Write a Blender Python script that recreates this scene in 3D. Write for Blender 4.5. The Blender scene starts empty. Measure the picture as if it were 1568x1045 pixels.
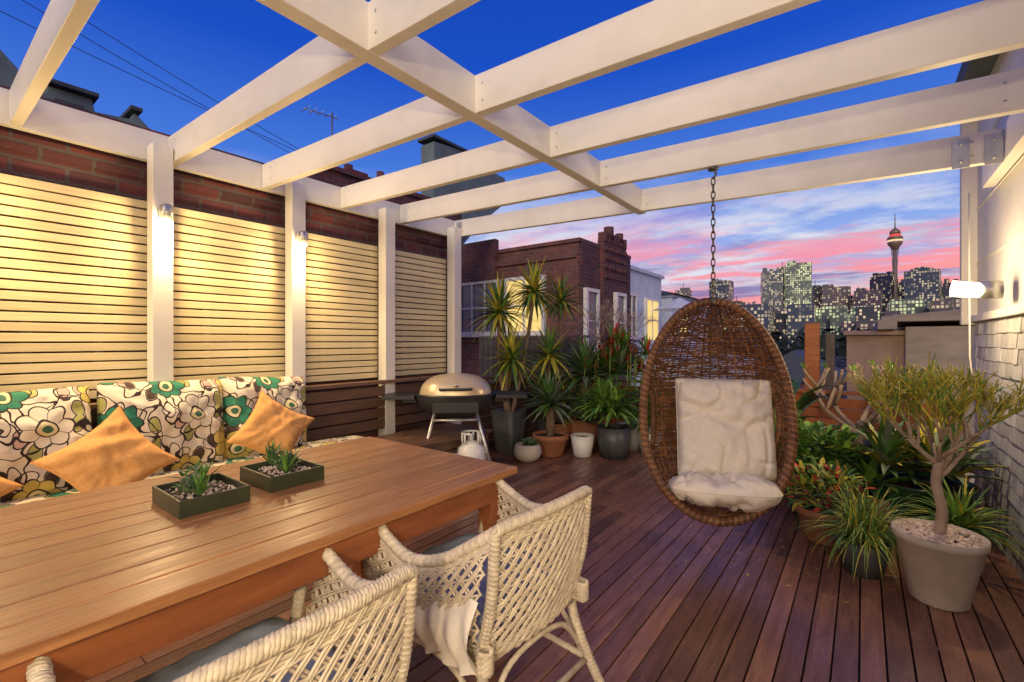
import bpy, math, random
from mathutils import Vector, Matrix, noise
random.seed(11)
V=Vector; R=random.uniform; rad=math.radians
scene=bpy.context.scene
# ------------------------------------------------------------------ nodes
def newmat(name):
    m=bpy.data.materials.new(name); m.use_nodes=True
    nt=m.node_tree; return m,nt,nt.nodes['Principled BSDF']
def setin(nt,sock,val):
    if isinstance(val,bpy.types.NodeSocket): nt.links.new(val,sock)
    else:
        if sock.type=='RGBA' and len(val)==3: val=(*val,1)
        sock.default_value=val
def M(nt,op,a,b=None,c=None,clamp=False):
    n=nt.nodes.new('ShaderNodeMath'); n.operation=op; n.use_clamp=clamp
    for i,x in enumerate((a,b,c)):
        if x is not None: setin(nt,n.inputs[i],x)
    return n.outputs[0]
def MIX(nt,f,a,b,mode='MIX'):
    n=nt.nodes.new('ShaderNodeMix'); n.data_type='RGBA'; n.blend_type=mode
    setin(nt,n.inputs[0],f); setin(nt,n.inputs[6],a); setin(nt,n.inputs[7],b); return n.outputs[2]
def NOISE(nt,vec,scale,detail=4,rough=.55):
    n=nt.nodes.new('ShaderNodeTexNoise'); n.inputs['Scale'].default_value=scale
    n.inputs['Detail'].default_value=detail; n.inputs['Roughness'].default_value=rough
    if vec is not None: nt.links.new(vec,n.inputs['Vector'])
    return n.outputs['Fac']
def MAP(nt,vec,sc):
    n=nt.nodes.new('ShaderNodeMapping'); n.inputs['Scale'].default_value=sc
    nt.links.new(vec,n.inputs['Vector']); return n.outputs[0]
def RANGE(nt,v,a,b,c=0,d=1):
    n=nt.nodes.new('ShaderNodeMapRange'); setin(nt,n.inputs[0],v)
    for i,x in enumerate((a,b,c,d)): n.inputs[i+1].default_value=x
    return n.outputs[0]
def BUMP(nt,bs,h,strength=.3,dist=.01):
    n=nt.nodes.new('ShaderNodeBump'); n.inputs['Strength'].default_value=strength
    n.inputs['Distance'].default_value=dist
    nt.links.new(h,n.inputs['Height']); nt.links.new(n.outputs[0],bs.inputs['Normal'])
def OBJ(nt): return nt.nodes.new('ShaderNodeTexCoord').outputs['Object']
def noes(m):
    try: m.cycles.emission_sampling='NONE'
    except Exception: pass
    return m
def pm(name,c1,c2=None,scale=8,stretch=(1,1,1),rough=.6,bump=.2,bd=.005,metal=0,island=.0,rr=0,emit=None,es=0,dirt=0):
    m,nt,b=newmat(name)
    if c2 is None: c2=tuple(x*.75 for x in c1)
    o=OBJ(nt); v=MAP(nt,o,stretch)
    f=NOISE(nt,v,scale,5,.6)
    f2=RANGE(nt,f,.32,.68)
    col=MIX(nt,f2,c1,c2)
    if dirt:
        col=MIX(nt,RANGE(nt,NOISE(nt,o,1.7,6,.65),.50,.72,0,dirt),col,tuple(x*.45 for x in c2))
    if island>0:
        g=nt.nodes.new('ShaderNodeNewGeometry')
        k=RANGE(nt,g.outputs['Random Per Island'],0,1,1-island,1+island)
        cb=nt.nodes.new('ShaderNodeCombineXYZ')
        for i in range(3): nt.links.new(k,cb.inputs[i])
        col=MIX(nt,1.0,col,cb.outputs[0],'MULTIPLY')
    nt.links.new(col,b.inputs['Base Color'])
    b.inputs['Metallic'].default_value=metal
    if rr: nt.links.new(RANGE(nt,f,.3,.7,rough-rr,rough+rr),b.inputs['Roughness'])
    else: b.inputs['Roughness'].default_value=rough
    if bump: BUMP(nt,b,NOISE(nt,v,scale*3,4,.7),bump,bd)
    if emit: b.inputs['Emission Color'].default_value=(*emit,1); b.inputs['Emission Strength'].default_value=es
    return m
def brickmat(name,plane,c1,c2,mortar,bw=.23,bh=.086,ms=.012,bump=.6):
    m,nt,b=newmat(name); s=nt.nodes.new('ShaderNodeSeparateXYZ'); nt.links.new(OBJ(nt),s.inputs[0])
    cb=nt.nodes.new('ShaderNodeCombineXYZ')
    nt.links.new(s.outputs['Y' if plane=='x' else 'X'],cb.inputs[0]); nt.links.new(s.outputs['Z'],cb.inputs[1])
    t=nt.nodes.new('ShaderNodeTexBrick'); nt.links.new(cb.outputs[0],t.inputs['Vector'])
    t.inputs['Scale'].default_value=1; t.inputs['Brick Width'].default_value=bw; t.inputs['Row Height'].default_value=bh
    t.inputs['Mortar Size'].default_value=ms; t.inputs['Mortar Smooth'].default_value=.3; t.inputs['Bias'].default_value=-.1
    t.inputs['Color1'].default_value=(*c1,1); t.inputs['Color2'].default_value=(*c2,1); t.inputs['Mortar'].default_value=(*mortar,1)
    n=NOISE(nt,cb.outputs[0],3,6,.7); n2=NOISE(nt,cb.outputs[0],60,3,.6)
    col=MIX(nt,RANGE(nt,n,.35,.7,0,.7),t.outputs['Color'],(c1[0]*.3,c1[1]*.3,c1[2]*.35))
    nt.links.new(col,b.inputs['Base Color']); b.inputs['Roughness'].default_value=.85
    h=M(nt,'SUBTRACT',M(nt,'MULTIPLY',n2,.3),t.outputs['Fac'])
    BUMP(nt,b,h,bump,.008); return m
# ------------------------------------------------------------------ mesh builder
class MB:
    def __init__(s): s.v=[];s.f=[];s.m=[];s.s=[]
    def add(s,vs,fs,m=0,sm=False):
        o=len(s.v); s.v+= [tuple(x) for x in vs]
        for f in fs: s.f.append(tuple(i+o for i in f)); s.m.append(m); s.s.append(sm)
    def box(s,c,d,m=0,mat=None):
        hx,hy,hz=d[0]/2,d[1]/2,d[2]/2
        vs=[V((x,y,z)) for z in(-hz,hz) for y in(-hy,hy) for x in(-hx,hx)]
        if mat is not None: vs=[mat@p for p in vs]
        vs=[p+V(c) for p in vs]
        s.add(vs,[(0,2,3,1),(4,5,7,6),(0,1,5,4),(2,6,7,3),(0,4,6,2),(1,3,7,5)],m)
    def hexa(s,vs,m=0): s.add(vs,[(0,2,3,1),(4,5,7,6),(0,1,5,4),(2,6,7,3),(0,4,6,2),(1,3,7,5)],m)
    def tube(s,pts,r,n=8,m=0,cap=True):
        pts=[V(p) for p in pts]; k=len(pts)
        if not hasattr(r,'__len__'): r=[r]*k
        vs=[];up=None
        for i in range(k):
            d=(pts[min(i+1,k-1)]-pts[max(i-1,0)])
            if d.length<1e-9: d=V((0,0,1))
            d.normalize()
            if up is None:
                up=V((0,0,1)) if abs(d.z)<.9 else V((1,0,0))
            a=d.cross(up)
            if a.length<1e-5: a=d.cross(V((.3,.8,.5)))
            a.normalize(); b=a.cross(d); up=b
            for j in range(n):
                t=2*math.pi*j/n; vs.append(pts[i]+(a*math.cos(t)+b*math.sin(t))*r[i])
        fs=[(i*n+j,i*n+(j+1)%n,(i+1)*n+(j+1)%n,(i+1)*n+j) for i in range(k-1) for j in range(n)]
        if cap: fs+= [tuple(range(n))[::-1],tuple((k-1)*n+j for j in range(n))]
        s.add(vs,fs,m,True)
    def lathe(s,c,prof,n=28,m=0,sq=0,sm=True):
        c=V(c); vs=[]
        for r,z in prof:
            for j in range(n):
                t=2*math.pi*j/n; x,y=math.cos(t),math.sin(t)
                if sq: k=1/max(abs(x),abs(y)); k=1+(k-1)*sq; x*=k;y*=k
                vs.append(c+V((x*r,y*r,z)))
        fs=[(i*n+j,i*n+(j+1)%n,(i+1)*n+(j+1)%n,(i+1)*n+j) for i in range(len(prof)-1) for j in range(n)]
        fs+=[tuple(range(n))[::-1],tuple((len(prof)-1)*n+j for j in range(n))]
        s.add(vs,fs,m,sm)
    def leaf(s,base,d,L,w,arch=.3,m=0,n=6,fold=.25,tip=1.0):
        d=V(d).normalized(); side=d.cross(V((0,0,1)))
        if side.length<1e-3: side=V((R(-1,1),R(-1,1),0))
        side.normalize(); p=V(base); vs=[]; st=L/n; dd=d.copy()
        for i in range(n+1):
            t=i/n; ww=w*.5*(math.sin(math.pi*(.18+.82*t)**.8))**.8 if tip else w*.5*(1-t**2)
            if t==1: ww=w*.02
            up=side.cross(dd).normalized()
            vs+=[p-side*ww+up*ww*fold*2, p, p+side*ww+up*ww*fold*2]
            p=p+dd*st; dd=(dd+V((0,0,-arch/n))).normalized()
        fs=[]
        for i in range(n):
            a=i*3; fs+=[(a,a+1,a+4,a+3),(a+1,a+2,a+5,a+4)]
        s.add(vs,fs,m,True)
    def rosette(s,c,n,L,w,arch=.6,m=0,e0=0,e1=85,tip=0,var=.2):
        for i in range(n):
            a=i*2.39996+R(-.2,.2); e=rad(e0+(e1-e0)*(i/n)+R(-6,6))
            d=V((math.cos(a)*math.cos(e),math.sin(a)*math.cos(e),math.sin(e)))
            mm=m if not isinstance(m,(list,tuple)) else random.choice(m)
            s.leaf(V(c)+d*.01,d,L*R(1-var,1+var*.4),w,arch*R(.6,1.2),mm,6,.25,tip)
    def shrub(s,c,rd,n,L,w,m=0):
        for i in range(n):
            while 1:
                p=V((R(-1,1),R(-1,1),R(-1,1)))
                if p.length<1: break
            nn=noise.noise(p*2.2+V(c)*3)
            if nn<-.22: continue
            q=V((p.x*rd[0],p.y*rd[1],p.z*rd[2]))
            d=V((p.x+R(-.7,.7),p.y+R(-.7,.7),p.z*.6+R(-.2,.9)))
            mm=m if not isinstance(m,(list,tuple)) else random.choice(m)
            s.leaf(V(c)+q,d,L*R(.6,1.2),w*R(.7,1.2),.6,mm,3,.15,1)
    def obj(s,name,mats,parent=None,bevel=0,loc=None,mat=None):
        me=bpy.data.meshes.new(name); me.from_pydata(s.v,[],s.f)
        if not isinstance(mats,(list,tuple)): mats=[mats]
        for m in mats: me.materials.append(m)
        me.polygons.foreach_set('material_index',s.m); me.polygons.foreach_set('use_smooth',s.s); me.update()
        o=bpy.data.objects.new(name,me); scene.collection.objects.link(o)
        if parent: o.parent=parent
        if mat is not None: o.matrix_world=mat
        if bevel:
            b=o.modifiers.new('bevel','BEVEL'); b.width=bevel; b.segments=2; b.limit_method='ANGLE'; b.angle_limit=rad(50)
        return o
def empty(name):
    e=bpy.data.objects.new(name,None); scene.collection.objects.link(e); e.empty_display_size=.1; return e
def pillow(name,w,h,t,mtx,mat,wr=.012,n=30,parent=None,pinch=.1,seed=0,p=4,fold=0,disc=0):
    b=MB(); vs=[];
    def xy(u,v):
        x=u*w/2*(1-pinch*(1-v*v)*abs(u)); y=v*h/2*(1-pinch*(1-u*u)*abs(v))
        if disc:
            x*=1-disc*(1-math.sqrt(1-v*v/2)); y*=1-disc*(1-math.sqrt(1-u*u/2))
        return x,y
    for sgn in (1,-1):
        for j in range(n+1):
            for i in range(n+1):
                u=-1+2*i/n; v=-1+2*j/n
                u=math.sin(u*math.pi/2); v=math.sin(v*math.pi/2)
                x,y=xy(u,v)
                k=max(0,(1-abs(u)**p)*(1-abs(v)**p))**.5
                q=V((x,y,seed*3.1+sgn))
                z=k*t/2+ k*wr*(noise.noise(q*6)*1.2+noise.noise(V((x*16,y*6,seed)))*.7+noise.noise(V((x*9+y*20,y*6,seed+4)))*.6)
                if fold:
                    c1=noise.noise(V((x*3,y*3,seed+9)))
                    z-=k*fold*max(0,1-abs(noise.noise(V((x*4+y*2,y*5-x,seed)))*9))
                    z-=k*fold*.8*max(0,1-abs(noise.noise(V((x*6,y*3.5+c1,seed+20)))*9))
                ang=math.atan2(abs(y),abs(x)); z-=k*wr*.6*abs(math.sin(ang*9))*min(1,(u*u+v*v))
                vs.append((x,y,sgn*z if k>0 else 0))
    N=(n+1)*(n+1); fs=[]
    for j in range(n):
        for i in range(n):
            a=j*(n+1)+i; fs.append((a,a+1,a+n+2,a+n+1)); fs.append((N+a,N+a+n+1,N+a+n+2,N+a+1))
    b.add(vs,fs,0,True)
    edge=[(u,-1) for u in [-1+2*i/14 for i in range(14)]]+[(1,u) for u in [-1+2*i/14 for i in range(14)]]+[(-u,1) for u in [-1+2*i/14 for i in range(14)]]+[(-1,-u) for u in [-1+2*i/14 for i in range(15)]]
    b.tube([(*xy(u,v),0) for u,v in edge],.004,6,0)
    o=b.obj(name,mat,parent); o.matrix_world=mtx; return o
def frame(loc,xa,ya):
    xa=V(xa).normalized(); za=xa.cross(V(ya)).normalized(); ya=za.cross(xa)
    return Matrix.Translation(V(loc))@Matrix((xa,ya,za)).transposed().to_4x4()
# ------------------------------------------------------------------ materials
white=pm('white_paint',(.82,.79,.71),(.75,.72,.64),3,(1,1,1),.42,.08)
whiter=pm('white_paint_beams',(.81,.77,.68),(.72,.685,.60),2.5,(1,1,1),.45,.12,dirt=.22)
slatm=pm('cream_slat_paint',(.76,.655,.38),(.64,.54,.30),3,(2,1,20),.5,.15,island=.12)
deckm=pm('deck_timber',(.285,.140,.088),(.150,.072,.048),9,(4,.35,4),.32,.35,.003,island=.36,rr=.12,dirt=.3)
tabm=pm('table_timber',(.44,.205,.078),(.25,.105,.040),6,(13,.55,13),.34,.3,.002,island=.2,rr=.10)
apronm=pm('table_apron_timber',(.34,.115,.038),(.22,.07,.025),6,(6,.7,6),.4,.15,.002)
benchm=pm('bench_timber',(.18,.095,.055),(.10,.055,.035),6,(6,.7,9),.5,.3,.003,island=.2)
orangew=pm('cedar_timber',(.56,.19,.055),(.36,.115,.035),5,(1,4,9),.45,.25,.003,island=.2)
greyw=pm('weathered_timber',(.20,.18,.155),(.12,.10,.09),6,(8,8,1),.8,.4,island=.25)
brickx=brickmat('red_brick','x',(.20,.055,.05),(.065,.032,.042),(.12,.10,.095))
bricky=brickmat('red_brick_facade','y',(.25,.085,.065),(.11,.05,.05),(.15,.12,.10))
steel=pm('galvanised_steel',(.60,.60,.58),(.48,.48,.47),20,(1,1,1),.35,.1,metal=.8)
black=pm('black_plastic',(.02,.02,.022),(.03,.03,.03),20,(1,1,1),.4,.1)
wick=pm('white_wicker',(.74,.65,.50),(.50,.43,.32),30,(1,1,1),.6,.4,.002,island=.1)
rattan=pm('brown_rattan',(.29,.135,.06),(.13,.058,.028),14,(1,1,1),.38,.3,.002,island=.5)
cream=pm('cream_fabric',(.86,.81,.71),(.80,.74,.64),60,(1,1,1),.9,.2,.002)
greyf=pm('grey_blue_fabric',(.30,.34,.40),(.25,.29,.35),60,(1,1,1),.9,.25,.002)
orangef=pm('orange_fabric',(.82,.43,.13),(.72,.34,.09),60,(1,1,1),.88,.3,.002)
def leafm(n,a,b,rough=.42): return pm(n,a,b,9,(1,1,1),rough,0,island=.35)
leafg=leafm('leaf_green',(.095,.22,.045),(.05,.125,.03))
leafb=leafm('leaf_bright',(.21,.38,.06),(.11,.24,.04))
leafy=leafm('leaf_yellow_green',(.58,.50,.05),(.36,.35,.05))
leafd=leafm('leaf_blue_grey',(.20,.26,.16),(.13,.18,.11))
leafr=leafm('leaf_red',(.60,.06,.04),(.4,.05,.03))
bark=pm('bark',(.24,.17,.115),(.13,.09,.06),14,(1,1,1),.85,.6)
barkp=pm('pale_bark',(.42,.33,.24),(.26,.19,.14),14,(1,1,1),.8,.6)
soil=pm('soil',(.05,.035,.025),(.02,.015,.01),40,(1,1,1),.95,.8)
pebb=pm('pebbles_stone',(.72,.62,.52),(.60,.46,.37),30,(1,1,1),.8,.3,island=.25)
terra=pm('terracotta',(.42,.17,.085),(.30,.12,.06),7,(1,1,1),.75,.3,dirt=.4)
stonew=pm('cast_stone',(.60,.54,.44),(.42,.37,.30),5,(1,1,1),.85,.5,dirt=.4)
whitec=pm('white_ceramic',(.74,.74,.70),(.62,.62,.58),7,(1,1,1),.3,.1)
darkpot=pm('dark_glaze',(.09,.095,.095),(.05,.055,.055),7,(1,1,1),.4,.2)
greenpot=pm('green_glaze',(.03,.10,.035),(.02,.055,.025),5,(1,1,1),.15,.1)
olive=pm('olive_ceramic',(.045,.055,.028),(.03,.035,.02),9,(1,1,1),.35,.1)
slate=pm('slate_roof',(.07,.085,.09),(.04,.05,.055),4,(1,1,6),.7,.4)
greenfa=pm('green_grey_fascia',(.16,.22,.21),(.11,.155,.15),3,(1,1,1),.7,.2)
render=pm('beige_render',(.54,.40,.31),(.42,.31,.24),3,(1,1,1),.85,.3,dirt=.4)
ledgem=pm('aged_ledge',(.46,.40,.32),(.32,.28,.23),3,(1,1,4),.8,.3,dirt=.5)
renderw=pm('pale_render',(.62,.68,.72),(.50,.56,.61),2,(1,1,1),.8,.2,dirt=.25)
cladm=pm('painted_cladding',(.72,.70,.64),(.66,.64,.58),3,(1,1,1),.55,.1,dirt=.12)
shing=pm('painted_shingle',(.58,.57,.54),(.40,.40,.38),9,(1,3,1),.75,.5,island=.22)
bulb=noes(pm('lamp_glass',(1,.9,.7),(1,.9,.7),1,bump=0,emit=(1,.80,.48),es=14))
litw=noes(pm('lit_window',(.3,.25,.1),(.2,.15,.08),1.5,bump=0,emit=(1,.70,.22),es=.9))
glass=pm('window_glass',(.10,.14,.19),(.05,.08,.11),1.5,rough=.08,bump=0)
hoodm=pm('hood_enamel',(.66,.54,.34),(.60,.49,.31),4,(1,1,1),.3,.05,metal=.35)
def floral():
    m,nt,b=newmat('floral_fabric'); v0=MAP(nt,OBJ(nt),(3.7,3.7,0))
    wn=nt.nodes.new('ShaderNodeTexNoise'); wn.inputs['Scale'].default_value=1.6; nt.links.new(v0,wn.inputs['Vector'])
    wsub=nt.nodes.new('ShaderNodeVectorMath'); wsub.operation='MULTIPLY_ADD'; nt.links.new(wn.outputs['Color'],wsub.inputs[0]); wsub.inputs[1].default_value=(.3,.3,0); nt.links.new(v0,wsub.inputs[2])
    v=wsub.outputs[0]
    vo=nt.nodes.new('ShaderNodeTexVoronoi'); vo.voronoi_dimensions='2D'; vo.inputs['Randomness'].default_value=.7; vo.inputs['Scale'].default_value=1
    nt.links.new(v,vo.inputs['Vector'])
    su=nt.nodes.new('ShaderNodeVectorMath'); su.operation='SUBTRACT'; nt.links.new(v,su.inputs[0]); nt.links.new(vo.outputs['Position'],su.inputs[1])
    sp=nt.nodes.new('ShaderNodeSeparateXYZ'); nt.links.new(su.outputs[0],sp.inputs[0])
    ang=M(nt,'ARCTAN2',sp.outputs[1],sp.outputs[0])
    r=M(nt,'SQRT',M(nt,'ADD',M(nt,'POWER',M(nt,'ABSOLUTE',sp.outputs[0]),2.0),M(nt,'POWER',M(nt,'ABSOLUTE',sp.outputs[1]),2.0)))
    sc=nt.nodes.new('ShaderNodeSeparateColor'); nt.links.new(vo.outputs['Color'],sc.inputs[0])
    lob=M(nt,'ABSOLUTE',M(nt,'COSINE',M(nt,'MULTIPLY',ang,3.5)))
    pr=M(nt,'MULTIPLY',M(nt,'ADD',.33,M(nt,'MULTIPLY',lob,.10)),RANGE(nt,sc.outputs[1],0,1,.72,1.08))
    inside=M(nt,'LESS_THAN',r,pr); outl=M(nt,'LESS_THAN',M(nt,'ABSOLUTE',M(nt,'SUBTRACT',r,pr)),.014)
    petl=M(nt,'MULTIPLY',M(nt,'LESS_THAN',lob,.08),M(nt,'GREATER_THAN',r,.15))
    cg=MIX(nt,M(nt,'GREATER_THAN',sc.outputs[0],.45),(.03,.20,.11),(.60,.48,.12))
    cg=MIX(nt,M(nt,'GREATER_THAN',sc.outputs[0],.68),cg,(.74,.68,.50))
    dark=(.035,.02,.018)
    def vines(off,sc_,wd):
        mp=nt.nodes.new('ShaderNodeMapping'); mp.inputs['Location'].default_value=off; nt.links.new(v,mp.inputs['Vector'])
        n1=NOISE(nt,mp.outputs[0],sc_,1,.4); return M(nt,'LESS_THAN',M(nt,'ABSOLUTE',M(nt,'SUBTRACT',n1,.5)),wd)
    v2=nt.nodes.new('ShaderNodeTexVoronoi'); v2.voronoi_dimensions='2D'; v2.inputs['Scale'].default_value=1
    nt.links.new(MAP(nt,v,(3.4,2.1,0)),v2.inputs['Vector'])
    s2=nt.nodes.new('ShaderNodeSeparateColor'); nt.links.new(v2.outputs['Color'],s2.inputs[0])
    lf=M(nt,'MULTIPLY',M(nt,'LESS_THAN',v2.outputs['Distance'],.30),M(nt,'GREATER_THAN',s2.outputs[1],.35))
    lfo=M(nt,'MULTIPLY',M(nt,'LESS_THAN',M(nt,'ABSOLUTE',M(nt,'SUBTRACT',v2.outputs['Distance'],.34)),.03),M(nt,'GREATER_THAN',s2.outputs[1],.15))
    lc=MIX(nt,M(nt,'GREATER_THAN',s2.outputs[0],.35),(.07,.04,.03),(.40,.40,.12))
    lc=MIX(nt,M(nt,'GREATER_THAN',s2.outputs[0],.75),lc,(.55,.36,.30))
    col=MIX(nt,lf,(.76,.68,.50),lc)
    col=MIX(nt,lfo,col,dark); col=MIX(nt,vines((0,0,0),2.2,.015),col,dark); col=MIX(nt,vines((5,3,0),1.5,.010),col,dark)
    col=MIX(nt,inside,col,cg)
    col=MIX(nt,M(nt,'MULTIPLY',petl,inside),col,dark)
    col=MIX(nt,M(nt,'LESS_THAN',r,.15),col,(.70,.62,.34)); col=MIX(nt,M(nt,'LESS_THAN',M(nt,'ABSOLUTE',M(nt,'SUBTRACT',r,.15)),.014),col,dark)
    col=MIX(nt,M(nt,'LESS_THAN',r,.075),col,(.05,.14,.08))
    col=MIX(nt,outl,col,dark)
    nt.links.new(col,b.inputs['Base Color']); b.inputs['Roughness'].default_value=.9
    BUMP(nt,b,NOISE(nt,v,60,2),.2,.002); return m
flor=floral()
# ------------------------------------------------------------------ camera
H=1.3
cd=bpy.data.cameras.new('camera'); cam=bpy.data.objects.new('camera',cd); scene.collection.objects.link(cam)
cam.location=(0,0,H); cam.rotation_euler=(rad(90),0,rad(37.3)); cd.sensor_width=36; cd.lens=16.2
cd.clip_start=.02; cd.clip_end=6000; scene.camera=cam
scene.view_settings.view_transform='Standard'; scene.view_settings.look='None'; scene.view_settings.exposure=0
# ------------------------------------------------------------------ world
w=bpy.data.worlds.new("World"); scene.world=w; w.use_nodes=True; nt=w.node_tree
bg=nt.nodes['Background']
g=nt.nodes.new('ShaderNodeTexCoord').outputs['Generated']
s=nt.nodes.new('ShaderNodeSeparateXYZ'); nt.links.new(g,s.inputs[0])
z=s.outputs['Z']
cr=nt.nodes.new('ShaderNodeValToRGB'); nt.links.new(M(nt,'MAXIMUM',z,0.0),cr.inputs[0])
els=[(0,(.55,.12,.13)),(.05,(.98,.22,.18)),(.082,(.95,.34,.32)),(.12,(.62,.42,.60)),(.20,(.28,.42,.84)),(.31,(.07,.21,.74)),(.50,(.010,.080,.56)),(.75,(.004,.045,.40)),(1,(.004,.03,.30))]
while len(cr.color_ramp.elements)<len(els): cr.color_ramp.elements.new(.5)
for e,(p,c) in zip(cr.color_ramp.elements,els): e.position=p; e.color=(*c,1)
zz=M(nt,'ADD',M(nt,'MAXIMUM',z,0.0),.09)
cb=nt.nodes.new('ShaderNodeCombineXYZ')
nt.links.new(M(nt,'DIVIDE',s.outputs['X'],zz),cb.inputs[0]); nt.links.new(M(nt,'DIVIDE',s.outputs['Y'],zz),cb.inputs[1])
c1=NOISE(nt,MAP(nt,cb.outputs[0],(.75,1.0,1)),1.3,8,.64)
mp=nt.nodes.new('ShaderNodeMapping'); mp.inputs['Scale'].default_value=(.40,.8,1); mp.inputs['Location'].default_value=(3.1,1.4,0); mp.inputs['Rotation'].default_value=(0,0,rad(25)); nt.links.new(cb.outputs[0],mp.inputs['Vector'])
c2=NOISE(nt,mp.outputs[0],1.5,9,.66)
low=RANGE(nt,z,.34,.20)
col=MIX(nt,M(nt,'MULTIPLY',RANGE(nt,c1,.43,.57),M(nt,'MULTIPLY',low,.95)),cr.outputs[0],(.76,.78,.88))
c3=NOISE(nt,MAP(nt,cb.outputs[0],(.5,1.3,1)),1.0,8,.62)
col=MIX(nt,M(nt,'MULTIPLY',RANGE(nt,c3,.49,.60),RANGE(nt,z,.25,.12,0,.85)),col,(.20,.17,.42))
col=MIX(nt,M(nt,'MULTIPLY',RANGE(nt,c2,.48,.55),RANGE(nt,z,.27,.15,0,.9)),col,(.98,.30,.38))
col=MIX(nt,M(nt,'MULTIPLY',RANGE(nt,c2,.53,.60),RANGE(nt,z,.15,.08,0,.85)),col,(1.0,.36,.20))
sky=nt.nodes.new('ShaderNodeTexSky'); sky.sky_type='NISHITA'; sky.sun_disc=False; sky.sun_elevation=rad(28); sky.sun_rotation=rad(170)
col=MIX(nt,.0008,col,sky.outputs[0],'ADD')
nt.links.new(col,bg.inputs['Color']); bg.inputs['Strength'].default_value=1.0
sd=bpy.data.lights.new('fill_sun','SUN'); sd.energy=1.9; sd.angle=rad(35); sd.color=(1,.82,.58)  # soft warm fill added from behind the camera, not the dusk sun
so=bpy.data.objects.new('fill_sun',sd); scene.collection.objects.link(so)
so.rotation_euler=V((-.35,.90,-.46)).to_track_quat('-Z','Y').to_euler()
# ------------------------------------------------------------------ deck
b=MB(); x=-3.62; bw=.088
while x<.62:
    y=-1.6
    while y<5.55:
        L=R(1.8,3.6); y2=min(y+L,5.55)
        b.box((x+bw/2,(y+y2)/2,-.012+R(-.0008,.0008)),(bw-.0065,y2-y-.003,.024)); y=y2
    x+=bw
b.obj('deck',deckm,bevel=.002)
b=MB(); b.box((-1.5,2,-.15),(4.3,7.3,.2)); b.obj('deck_substructure',black)
b=MB(); b.add([(-3000,-3000,-9),(3000,-3000,-9),(3000,3000,-9),(-3000,3000,-9)],[(0,1,2,3)])
b.obj('ground',pm('ground_dark',(.05,.05,.05),(.03,.035,.03),.02,bump=0,rough=.9))
b=MB()
for i in range(80):
    px,py=R(-.9,.5),R(2.6,4.6); a=R(0,6.28); b.leaf((px,py,.004),(math.cos(a),math.sin(a),.05),R(.02,.045),R(.008,.014),.1,random.choice([0,1,1]),3,.1,1)
b.obj('fallen_leaves',[leafy,bark])
# ------------------------------------------------------------------ pergola
def zb(x): return 2.385-.036*(x+1.5)
perg=empty('pergola')
posts=[-1.66,-.78,.10,.98,1.86,2.74,3.64]
b=MB()
for y in posts: b.box((-3.57,y,1.27),(.11,.11,2.54))
b.obj('posts',white,perg,.004)
b=MB(); b.box((-3.665,1.05,zb(-3.665)+.09),(.05,5.5,.19))
def rafter(b,y,th,x0=-3.635,x1=.62,m=0):
    vs=[(x,yy,zb(x)+dz) for dz in (0,.18) for yy in(y-th/2,y+th/2) for x in(x0,x1)]
    b.hexa(vs,m)
for y in (-1.6,-.98,-.31,.355,1.065,1.66,2.32,2.97,3.73): rafter(b,y,.048)
b.box((-1.5,1.08,zb(-1.5)+.0865),(.07,5.44,.181))
b.box((.655,1.3,zb(.655)+.1),(.06,6.0,.2))
b.obj('beams',whiter,perg,.003)
b=MB()
for x,y in((-3.55,3.70),(.45,3.70),(.585,3.70)):
    b.box((x,y,zb(x)+.07),(.075,.012,.17))
    for k in(-.05,.05): b.tube([(x,y-.02,zb(x)+.07+k),(x,y,zb(x)+.07+k)],.011,6)
b.obj('brackets',steel,perg,.002)
b=MB()
for y in (1.065,1.66,2.32,2.97,3.73):
    for x in (-3.5,-1.58,-1.42,.5):
        for dz in (.05,.13): b.tube([(x,y-.0265,zb(x)+dz),(x,y-.024,zb(x)+dz)],.006,6)
b.obj('nail_heads',steel,perg)
fence=empty('slatted_fence'); b=MB()
for i in range(len(posts)-1):
    ya,yb_=posts[i]+.04,posts[i+1]-.04
    z=.955
    while z<2.19:
        b.box((-3.665+R(-.0015,.0015),(ya+yb_)/2,z+.0245),(.022,yb_-ya,.0465),0,Matrix.Rotation(R(-.003,.003),3,'X')); z+=.0568
b.obj('slats',slatm,fence,.002)
b=MB()
for i in range(len(posts)-1):
    for y in (posts[i]+.3,posts[i]+.6): b.box((-3.695,y,1.57),(.03,.045,1.24))
b.obj('battens',greyw,fence)
b=MB(); b.box((-3.95,1.1,1.0),(.4,5.6,3.3)); b.box((-3.95,1.1,2.665),(.46,5.7,.05))
b.box((-3.74,1.1,2.40),(.04,5.58,.09))
b.obj('brick_wall',brickx)
# bench
be=empty('bench'); b=MB()
for i in range(6): b.box((-3.42+i*.1,.95,.43),(.094,5.0,.03))
for i in range(4): b.box((-3.535,.95+.0,.54+i*.10),(.025,5.6,.088))
b.box((-3.52,.95,.925),(.09,5.6,.03))
for i in range(4): b.box((-2.93,.95,.08+i*.1),(.025,5.0,.09))
for y in(-1.4,.95,3.4): b.box((-3.2,y,.2),(.5,.06,.4))
b.obj('timber_frame',benchm,be,.003)
b=MB()
for i in range(8): b.box((-3.60,4.62,.05+i*.1),(.03,1.75,.088))
b.box((-3.58,4.62,.86),(.14,1.75,.035))
b.obj('low_timber_wall',benchm,bevel=.003)
def back_cush(name,y,w,h,seed,roll=0):
    xa=V((0,1,0)); ya=V((-.20,0,1)).normalized()
    m=frame((-3.36,y,.46+h/2),xa,ya)@Matrix.Rotation(roll,4,'Z')
    return pillow(name,w,h,.28,m,flor,.034,44,seed=seed,pinch=.05,p=4,fold=.016,disc=.15)
back_cush('floral_cushion',-.37,.66,.6,1); back_cush('floral_cushion',.30,.66,.60,2,.03)
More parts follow.
